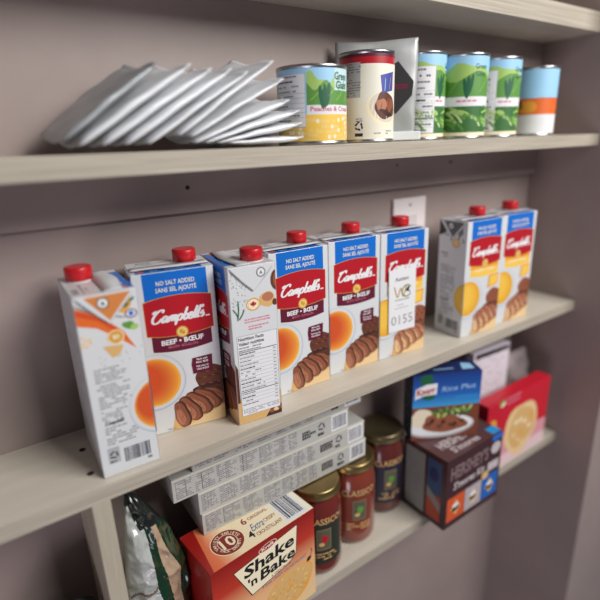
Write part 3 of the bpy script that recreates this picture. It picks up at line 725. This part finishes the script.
def shake_box():
    Wb, Db, Hb = .168, .079, .1542
    r = empty('coating_mix_box', (.0100, -.0235, Z3+.0002), math.radians(5.8))
    FM = ramp_mat('box_front_red_to_orange', [(0, (232, 200, 150)), (.45, (228, 176, 126)), (.72, (184, 54, 36)), (1, (140, 24, 20))], 'Z', 0, Hb)
    TM = ramp_mat('box_top_orange_to_cream', [(0, (218, 96, 56)), (.12, (226, 120, 76)), (.30, (240, 220, 180)), (1, (242, 234, 210))], 'X', 0, Wb)
    REDB = mat('box_deep_red', (158, 28, 24), .4, coat=.2); BRK = mat('print_brick', (132, 36, 26), .45)
    mb = MB(); mb.box((0, 0, 0), (Wb, Db, Hb), REDB, .0008, 2)
    d = Deck((.0004, .0004, Wb-.0004, Hb-.0004)); d.rect(0, 0, Wb, Hb, FM)
    d.poly([(.0310, .1335), (.1370, .1455), (.1335, .0985), (.1180, .0880), (.0560, .0790)], BLACK, l=2)
    d.poly([(.0325, .1325), (.1358, .1442), (.1323, .0992), (.1175, .0892), (.0570, .0805)], CREAM, l=3)
    d.ell(.0860, .1415, .0150, .0056, CREAM, rot=.10, l=4); d.ell(.0860, .1415, .0140, .0048, REDB, rot=.10, l=5); d.text('Kraft', .0860, .1393, .0046, PAPER, w=.020, rot=.1, l=6, bold=.03)
    d.text('Shake', .0880, .1150, .0180, BLACK, w=.084, rot=.04, shear=.12, l=5, bold=.03)
    d.text("'n", .0590, .0950, .0130, BLACK, w=.014, rot=.04, l=5, bold=.03)
    d.text('Bake', .1010, .0950, .0165, BLACK, w=.060, rot=.04, shear=.12, l=5, bold=.03)
    d.text('6 ORIGINAL', .1060, .0870, .0044, BRK, w=.034, rot=.04, l=5, bold=.01)
    d.text('4 Extra CRISPY CROUSTILLANT', .1120, .0790, .0046, mat('print_blue_grey', (90, 110, 150), .5), w=.078, rot=.04, l=9)
    d.ell(.1200, .0450, .0420, .0330, AMBER, rot=.2, l=3, wob=.04); d.ell(.1200, .0470, .0390, .0300, TAN, rot=.2, l=4, wob=.05)
    rr = random.Random(3)
    for k in range(90):
        a = rr.uniform(0, 6.3); q = rr.random()**.5; d.ell(.120+.036*q*math.cos(a), .047+.026*q*math.sin(a), .0020, .0015, rr.choice((GOLD, LGOLD, TAN, AMBER)), rot=a, l=5+k % 4, n=8)
    d.ell(.1560, .0720, .0050, .0036, DBROWN, rot=.6, l=10); d.ribbon([(.159, .076), (.162, .083), (.160, .088)], .0014, BRK, 10)
    mb.deck(d, face_fn((0, 0, 0), (1, 0, 0), (0, 0, 1)))
    e = Deck((.0004, .0004, Wb-.0004, Db-.0004)); e.rect(0, 0, Wb, Db, TM)
    e.poly([(0, 0), (.006, 0), (.02, Db), (0, Db)], REDB, l=2)
    e.ell(.0440, .0300, .0235, .0215, CREAM, l=3); e.ell(.0440, .0300, .0224, .0204, BRK, l=4); e.ring(.0440, .0300, .0128, .0136, CREAM, l=5)
    e.text('10', .0440, .0215, .0165, CREAM, w=.020, l=6, bold=.02)
    e.arctext('VARIETY VARIETE', .0440, .0288, .0152, .0042, CREAM, PI*1.02, PI*.04, l=6); e.arctext('PACK SACHETS', .0440, .0310, .0182, .0038, CREAM, PI*1.18, PI*1.85, top=False, l=6)
    e.text('6', .0790, .0400, .0110, BRK, l=5, bold=.02); e.text('ORIGINAL', .1020, .0420, .0056, BRK, w=.032, l=5, bold=.01)
    e.text('4', .0740, .0130, .0120, BLACK, l=5, bold=.02); e.text('Extra', .0885, .0220, .0125, mat('print_blue_grey', (90, 110, 150)), w=.020, shear=.3, l=5, bold=.01); e.text('CRISPY', .1110, .0250, .0062, BRK, w=.020, l=5, bold=.01); e.text('CROUSTILLANT', .1010, .0110, .0062, BRK, w=.042, l=5, bold=.01)
    e.rect(.1240, .0030, .1600, .0560, PAPER, l=3); e.barcode(.1280, .0080, .1560, .0510, mat('print_ink', (52, 52, 66)), 11, l=5)
    mb.deck(e, face_fn((0, 0, Hb), (1, 0, 0), (0, 1, 0)))
    mb.build('box_body', r)
    m2 = MB(); m2.box((.001, -.0007, Hb-.012), (Wb-.001, 0, Hb-.0003), REDB) if False else m2.box((.001, Db-.001, Hb), (Wb-.001, Db-.0003, Hb+.0003), REDB); m2.build('tuck_edge', r)
    tag(r, 'red and cream box of breadcrumb coating mix under the flat grey cartons', 'box')
shake_box()

# ------------------------------------------------------------------ sauce jars
def jar(x, y, h, r, rot, label, sauce, lidm, labm, dark):
    root = empty('sauce_jar', (x, y, Z3+.0002), rot); hb = h-.0120
    mb = MB()
    pr = [(r*.80, 0), (r*.93, .002), (r*.985, .008), (r, .016), (r, hb*.72), (r*.985, hb*.80), (r*.93, hb*.88), (r*.84, hb*.95), (r*.78, hb)]
    mb.lathe(pr, sauce, 56); mb.build('glass_jar', root)
    m2 = MB(); rl = r*.965
    m2.lathe([(rl*.97, h-.0145), (rl*1.01, h-.0138), (rl*1.01, h-.0125), (rl*.975, h-.0115), (rl*.975, h-.0035), (rl*.955, h-.0012), (rl*.90, h-.0002), (rl*.86, h-.0010), (.002, h-.0012)], lidm, 56); 
    m2.build('lid', root)
    c = 2*PI*r; R = r+.0003
    d = Deck((-c/2, 0, c/2, h), curve=c/56); z0, z1 = h*.16, h*.64
    if dark: d.rect(-.034, z0, .034, z1, labm, l=1)
    d.text('CLASSICO', 0, h*.64, .0105, mat('label_dull_gold', (196, 164, 112), .45), w=.060, l=3, bold=.02)
    d.rect(-.012, h*.33, .012, h*.58, mat('label_frame', (120, 108, 84), .5), l=3); d.rect(-.0105, h*.345, .0105, h*.565, mat('label_scene', (88, 84, 66), .5), l=4)
    d.ell(.001, h*.46, .0055, .0075, RED if dark == 1 else GREEN, l=5, wob=.12); d.ell(-.004, h*.40, .0045, .0035, TAN, l=6)
    d.lines(-.022, h*.20, .022, h*.30, 3, TAN, l=3, mn=.003, mx=.009); 
    m3 = MB(); m3.deck(d, cyl_fn(R)); m3.build('label', root)
    tag(root, label, 'jar', 'tomato sauce jars'); return root
S1 = mat('sauce_red', (104, 34, 26), .22, coat=.8); S2 = mat('sauce_tomato', (124, 52, 36), .22, coat=.8); S3 = mat('sauce_dark', (88, 34, 30), .22, coat=.8)
LG = mat('lid_gold', (150, 128, 84), .32, metal=.9); LD = mat('lid_bronze', (112, 100, 74), .34, metal=.8)
jar(.2180, .0470, .1542, .0415, facing(.218, .047)+.30, 'tomato sauce jar nearest the breadcrumb box, mostly hidden below the flat cartons', S1, LG, mat('label_green_black', (40, 44, 34), .5), 1)
jar(.3030, .0620, .1542, .0420, facing(.303, .062)+.38, 'lighter tomato sauce jar with a gold lid, middle one of the three jars', S2, LG, S2, 0)
jar(.3925, .0835, .1600, .0420, facing(.389, .081)+.50, 'dark sauce jar with a navy label and its whole lid visible, beside the stacked boxes', S3, LD, mat('label_navy', (34, 32, 52), .5), 2)

# ------------------------------------------------------------------ chocolate kit box, rice box, red box, white sheet, grey bag
CHOC = mat('box_chocolate', (62, 34, 38), .4, coat=.2)
def choc_box():
    Wb, Db, Hb = .152, .096, .139; r = empty('smores_kit_box', (.4235, -.0420, Z3+.0002))
    mb = MB(); mb.box((0, 0, 0), (Wb, Db, Hb), CHOC, .0008, 2)
    SIL = mat('print_silver', (190, 180, 182), .4)
    d = Deck((.0004, .0004, Wb-.0004, Hb-.0004)); d.rect(0, 0, Wb, Hb, CHOC)
    d.text("HERSHEY'S", .062, .097, .024, mat('print_mocha', (128, 106, 108), .4), w=.102, bold=.03, l=2); d.text("S'mores Kit", .062, .074, .014, SIL, w=.085, bold=.03, l=3, shear=.1)
    for k, (c1, c2) in enumerate(((mat('panel_orange', (206, 84, 40), .45), TAN), (mat('panel_pale', (176, 166, 170), .45), TAN2), (mat('panel_blue', (30, 98, 178), .45), TAN))):
        u = .006+k*.0475
        d.rect(u, .012, u+.046, .060, c1, l=2); d.poly([(u+.010, .034), (u+.024, .052), (u+.036, .034), (u+.024, .020)], c2, l=3); d.ell(u+.023, .034, .010, .006, DBROWN, l=4, rot=.3); d.ell(u+.023, .040, .009, .004, PAPER, l=5)
    d.ell(.134, .112, .014, .012, SIL, l=3); d.rect(.114, .068, .146, .086, SIL, l=3); d.ell(.108, .064, .010, .008, TAN, l=4); d.rect(.122, .128, .152, .139, BLUE, l=2)
    mb.deck(d, face_fn((0, 0, 0), (1, 0, 0), (0, 0, 1)))
    e = Deck((.0004, .0004, Db-.0004, Hb-.0004)); e.rect(0, 0, Db, Hb, CHOC); gp = mat('side_panel_grey', (138, 140, 132), .5)
    e.rect(.006, .008, .050, .128, gp, l=2); e.lines(.009, .014, .047, .124, 18, GREY, l=3, th=.3, fill=.6)
    e.rect(.056, .060, .086, .128, mat('side_blue', (48, 80, 116), .5), l=2); e.rect(.056, .010, .086, .060, mat('side_orange', (176, 72, 44), .5), l=2); e.poly([(.056, .072), (.086, .046), (.086, .030), (.056, .052)], gp, l=3); e.ell(.07, .1, .01, .014, NAVY, l=3)
    mb.deck(e, face_fn((0, Db, 0), (0, -1, 0), (0, 0, 1)))
    f = Deck((.0004, .0004, Wb-.0004, Db-.0004)); f.rect(0, 0, Wb, Db, mat('box_chocolate_top', (86, 52, 54), .4, coat=.2)); f.rect(.128, .004, Wb, .022, mat('panel_cyan', (36, 150, 216), .4), l=2)
    f.text("HERSHEY'S", .060, .028, .017, SIL, w=.080, bold=.03, l=2); f.text("S'mores", .066, .010, .013, SIL, w=.070, bold=.03, l=2)
    mb.deck(f, face_fn((0, 0, Hb), (1, 0, 0), (0, 1, 0)))
    mb.build('box_body', r)
    tag(r, 'dark brown chocolate kit box jutting over the shelf edge, under the blue box', 'box')
choc_box()
def rice_box():
    a = math.radians(-28); Wb, Db, Hb = .1215, .0430, .1265; r = empty('rice_dish_box', (.4203, .0360, Z3+.1396), a)
    B1 = mat('rice_blue', (22, 62, 140), .4, coat=.2); B2 = mat('rice_light_blue', (48, 134, 200), .4, coat=.2)
    mb = MB(); mb.box((0, 0, 0), (Wb, Db, Hb), NAVY, .0008, 2)
    FR = ramp_mat('box_blue_blend', [(0, (60, 150, 208)), (.35, (36, 96, 178)), (1, (24, 56, 130))], 'Z', .066, Hb)
    d = Deck((.0004, .0004, Wb-.0004, Hb-.0004)); d.rect(0, 0, Wb, Hb, FR)
    d.rect(0, 0, Wb, .064, mat('table_brown', (120, 62, 44), .5), l=2)
    d.ell(.054, .024, .060, .022, LGREY, l=3, rot=.05); d.ell(.054, .026, .057, .020, PAPER, l=4, rot=.05)
    d.ell(.018, .042, .022, .018, mat('rice_white', (226, 214, 190), .5), l=5, wob=.08); d.ell(.058, .030, .040, .018, MEAT, l=6, rot=-.08, wob=.08)
    for k in range(10): d.ell(.030+.0068*k, .030+.006*math.sin(k*1.7), .0055, .0038, (BROWN, DBROWN, MEAT)[k % 3], rot=k, l=7+k % 2, n=12)
    for k in range(18): d.ell(.040+.0038*k, .052+.006*math.sin(k*2.3), .0060, .0026, (GREEN, DGREEN, LGREEN)[k % 3], rot=k*.8, l=9+k % 2, n=12)
    d.ell(.024, .116, .012, .012, DGREEN, l=3); d.ell(.028, .084, .012, .006, DGREEN, l=3); d.poly([(.004, .080), (.020, .087), (.042, .088), (.043, .109), (.024, .108), (.005, .100)], PAPER, l=4)
    d.text('Knorr', .0235, .0900, .0110, RED, w=.033, rot=.14, l=5, bold=.04, shear=.15)
    d.text('Rice Plus', .081, .0935, .0095, mat('print_pale_blue', (150, 184, 220), .5), w=.060, rot=.06, l=3, shear=.25, bold=.01); d.rect(.076, .078, .116, .082, B2, l=3); d.rect(.088, .070, .116, .074, B2, l=3)
    mb.deck(d, face_fn((0, 0, 0), (1, 0, 0), (0, 0, 1)))
    e = Deck((.0004, .0004, Wb-.0004, Db-.0004)); e.rect(0, 0, Wb, Db, NAVY); e.poly([(.090, .010), (.112, .010), (.112, .030), (.096, .034)], SKY, l=2); e.lines(.040, .012, .084, .020, 1, SKY, l=2, fill=1)
    mb.deck(e, face_fn((0, 0, Hb), (1, 0, 0), (0, 1, 0)))
    f = Deck((.0004, .0004, Db-.0004, Hb-.0004)); f.rect(0, 0, Db, Hb, mat('side_dark_teal', (44, 52, 62), .5)); f.lines(.004, .01, .038, .11, 16, GREY, l=2, th=.3, fill=.5)
    mb.deck(f, face_fn((0, Db, 0), (0, -1, 0), (0, 0, 1)))
    mb.build('box_body', r); tag(r, 'blue rice dish box with a plated meal photo, standing on the dark brown box', 'box')
rice_box()
def red_box():
    Wb, Db, Hb = .215, .030, .158; r = empty('cracker_box', (.5930, .0020, Z3+.0002)); RR = mat('box_bright_red', (200, 24, 46), .4, coat=.2)
    mb = MB(); mb.box((0, 0, 0), (Wb, Db, Hb), RR, .0008, 2)
    PW = mat('box_pinkish', (216, 150, 160), .45)
    d = Deck((.0004, .0004, Wb-.0004, Hb-.0004)); d.rect(0, 0, Wb, Hb, RR); d.poly([(0, 0), (Wb, 0), (Wb, .060), (.03, .075), (0, .105)], PW, l=2); d.rect(0, 0, Wb, .028, mat('box_pale', (226, 196, 200), .45), l=3)
    d.ell(.120, .070, .058, .060, TAN2, rot=.4, l=4, wob=.05); d.ell(.122, .072, .046, .046, TAN, rot=.4, l=5, wob=.06); 
    for k in range(12): d.ell(.095+.0055*k, .06+.03*math.sin(k*1.9), .007, .005, (TAN2, CREAM, AMBER)[k % 3], rot=k, l=6+k % 2, n=12)
    d.ell(.018, .105, .016, .018, AMBER, l=4, wob=.1); d.ell(.032, .088, .016, .014, BROWN, l=5, wob=.1)
    d.ell(.045, .152, .010, .006, GREEN, rot=.4, l=2); d.ell(.048, .148, .008, .004, CREAM, rot=.4, l=3); d.lines(.060, .140, .110, .160, 2, PINK, l=2, fill=1, mn=.006, mx=.014)
    mb.deck(d, face_fn((0, 0, 0), (1, 0, 0), (0, 0, 1))); mb.build('box_body', r)
    tag(r, 'bright red box with a pale baked snack picture near the side wall', 'box')
red_box()
def white_pack():
    r = empty('white_packet', (.6330, .0700, Z3+.0002), math.radians(-3)); Wb, Db, Hb = .112, .018, .232
    mb = MB(); mb.box((0, 0, 0), (Wb, Db, Hb), mat('packet_white', (222, 214, 224), .5), .0008, 2)
    d = Deck(); d.lines(.010, .05, .100, .220, 22, LGREY, l=1, th=.3, fill=.55, mn=.004, mx=.012); mb.deck(d, face_fn((0, 0, 0), (1, 0, 0), (0, 0, 1))); mb.build('packet_box', r)
    m2 = MB(); m2.box((.006, -.0006, Hb-.014), (Wb-.004, .0, Hb-.004), mat('packet_dark', (48, 42, 48), .5)) ; m2.build('dark_strip', r)
    tag(r, 'slim white packet with faint grey print standing behind the red box', 'packet')
white_pack()

def rows_bag(name, rows, y, Tk, paint, seed, nv=40, nu=34):
    """soft bag: rows = [(z, x_left, x_right)] from bottom to top"""
    rs = random.Random(seed); ph = [rs.uniform(0, 6.3) for _ in range(8)]; bm = bmesh.new(); A, B = [], []
    def at(z):
        for (z0, l0, r0), (z1, l1, r1) in zip(rows, rows[1:]):
            if z <= z1: k = (z-z0)/(z1-z0); return l0+(l1-l0)*k, r0+(r1-r0)*k
        return rows[-1][1:]
    for i in range(nv+1):
        t = i/nv; z = rows[0][0]+(rows[-1][0]-rows[0][0])*t; l, r = at(z); a, b = [], []
        for j in range(nu+1):
            s = j/nu; x = l+(r-l)*s
            th = Tk*.5*(math.sin(PI*s)**.5 if 0 < s < 1 else 0)*(min(1, (1-t)*2.2)**.6)+.0004
            w = .0010*math.sin(8*s+ph[0]+9*t)+.0016*math.sin(17*t+ph[1]+5*s)+.0010*math.sin(13*(s+t)+ph[2]) + .0005*math.sin(25*s-30*t+ph[3])
            w += .010*abs(noise.noise(Vector((x*38, z*30, seed))))-.004+.005*abs(noise.noise(Vector((x*90+4, z*70, seed))))
            w *= min(1, th/.006)
            a.append((x, y-th+min(w, th*.8), z)); b.append((x, y+th*.8, z))
        A.append([bm.verts.new(p) for p in a]); B.append([bm.verts.new(p) for p in b])
    mats = []
    def mi(m):
        if m not in mats: mats.append(m)
        return mats.index(m)
    def q(m, *v): f = bm.faces.new(v); f.smooth = True; f.material_index = mi(m)
    for i in range(nv):
        for j in range(nu):
            m = paint(j/nu, i/nv); q(m, A[i][j], A[i][j+1], A[i+1][j+1], A[i+1][j]); q(m, B[i][j], B[i+1][j], B[i+1][j+1], B[i][j+1])
        q(paint(0, i/nv), A[i][0], A[i+1][0], B[i+1][0], B[i][0]); q(paint(1, i/nv), A[i][nu], B[i][nu], B[i+1][nu], A[i+1][nu])
    for j in range(nu): q(paint(j/nu, 0), A[0][j], B[0][j], B[0][j+1], A[0][j+1]); q(paint(j/nu, 1), A[nv][j], A[nv][j+1], B[nv][j+1], B[nv][j])
    me = bpy.data.meshes.new(name); bm.to_mesh(me); bm.free()
    for m in mats: me.materials.append(m)
    o = bpy.data.objects.new(name, me); COL.objects.link(o); return o
BW = mat('bag_white', (176, 180, 178), .28, coat=.5, bump=.8, bscale=28); BG = mat('bag_green', (14, 50, 30), .22, coat=.6, bump=.8, bscale=28); BDK = mat('bag_dark', (22, 28, 26), .25, coat=.5); BT = mat('bag_beige', (176, 150, 126), .3, coat=.4, bump=.8, bscale=28); BR = mat('bag_tear', (110, 92, 76), .4)
def chip_paint(s, t):
    if t > .93: return BDK
    if t > .80: return BDK if s > .35+(t-.80)*-1.5 else BW
    c = .50-.16*(t-.3)+.05*math.sin(9*t)
    if s < c:
        if abs(t-(.44+.14*s+.02*math.sin(14*s))) < .009 and s > .02: return BR
        if t < .24 and int((t+.25*(s-.3)**2)*120) % 3 == 0 and .12 < s < .46: return LGREY
        if .56 < t < .66 and s > .12 and s < .36 and int((t-.25*s)*150) % 3 == 0: return LGREY
        return BW
    if s < c+.17+.02*math.sin(16*t): return BG
    if t > .26 and s < c+.36+.07*math.sin(15*t) and s < .93: return BT
    return BG if t > .3 else BDK
o = rows_bag('snack_bag', [(Z3+.001, -.073, .002), (-.235, -.0745, .004), (-.17, -.073, .001), (-.115, -.068, -.013), (-.075, -.062, -.034), (-.045, -.0575, -.0525)], .040, .048, chip_paint, 5, 130, 110)
tag(o, 'white and green glossy snack bag squeezed between the upright board and the red box', 'bag')
BB = mat('bin_liner_black', (24, 24, 27), .55)
o = rows_bag('black_bag', [(Z3+.001, -.24, -.1015), (-.27, -.25, -.1012), (-.22, -.235, -.102), (-.19, -.20, -.108), (-.180, -.18, -.125)], .062, .060, lambda s, t: BB, 9)
tag(o, 'dark crumpled bag on the lowest shelf left of the upright board', 'bag')
GB_ = mat('bag_grey_mauve', (132, 120, 122), .5)
o = rows_bag('grey_bag', [(Z3+.001, .752, .85), (-.22, .752, .852), (-.15, .756, .850), (-.125, .772, .84)], .085, .060, lambda s, t: GB_, 13, 24, 20)
tag(o, 'dull grey bag in the right corner behind the bright red box', 'bag')

# ------------------------------------------------------------------ camera
f_px = 488.5; yaw, pit, rol = math.radians(34.357), math.radians(-18.0036), math.radians(-1.979)
fw = Vector((math.sin(yaw)*math.cos(pit), math.cos(yaw)*math.cos(pit), math.sin(pit)))
rt = fw.cross(Vector((0, 0, 1))).normalized(); up = rt.cross(fw)
r2 = math.cos(rol)*rt+math.sin(rol)*up; u2 = -math.sin(rol)*rt+math.cos(rol)*up
cd = bpy.data.cameras.new('camera'); cam = bpy.data.objects.new('camera', cd); COL.objects.link(cam)
cam.matrix_world = Matrix(((r2.x, u2.x, -fw.x, -.1490), (r2.y, u2.y, -fw.y, -.4675), (r2.z, u2.z, -fw.z, .3325), (0, 0, 0, 1)))
cd.sensor_width = 36; cd.lens = f_px/600*36; cd.clip_start = .02
cd.dof.use_dof = True; cd.dof.focus_distance = .62; cd.dof.aperture_fstop = 1.85
sc.camera = cam

# ------------------------------------------------------------------ light
w = bpy.data.worlds.new('room'); sc.world = w; w.use_nodes = True
bg = w.node_tree.nodes['Background']; bg.inputs[0].default_value = (.82, .86, 1.0, 1); bg.inputs[1].default_value = .11
def area(name, loc, target, size, power, col):
    l = bpy.data.lights.new(name, 'AREA'); l.shape = 'RECTANGLE'; l.size = size[0]; l.size_y = size[1]; l.energy = power; l.color = col
    o = bpy.data.objects.new(name, l); COL.objects.link(o); o.location = loc
    o.rotation_euler = (Vector(target)-Vector(loc)).to_track_quat('-Z', 'Y').to_euler(); return o
area('ceiling_lamp', (.95, -1.45, 1.25), (.35, 0, .1), (1.2, .8), 50, (1, .98, .94))
area('low_fill', (-1.5, -1.3, -1.0), (.3, .13, -.5), (.9, .9), 12, (1.0, .90, 1.0))  # added low fill brightening the wall under the shelves, not a window

sc.view_settings.view_transform = 'Standard'; sc.view_settings.look = 'None'; sc.view_settings.gamma = 1
sc.view_settings.exposure = 0.0; sc.view_settings.use_curve_mapping = False
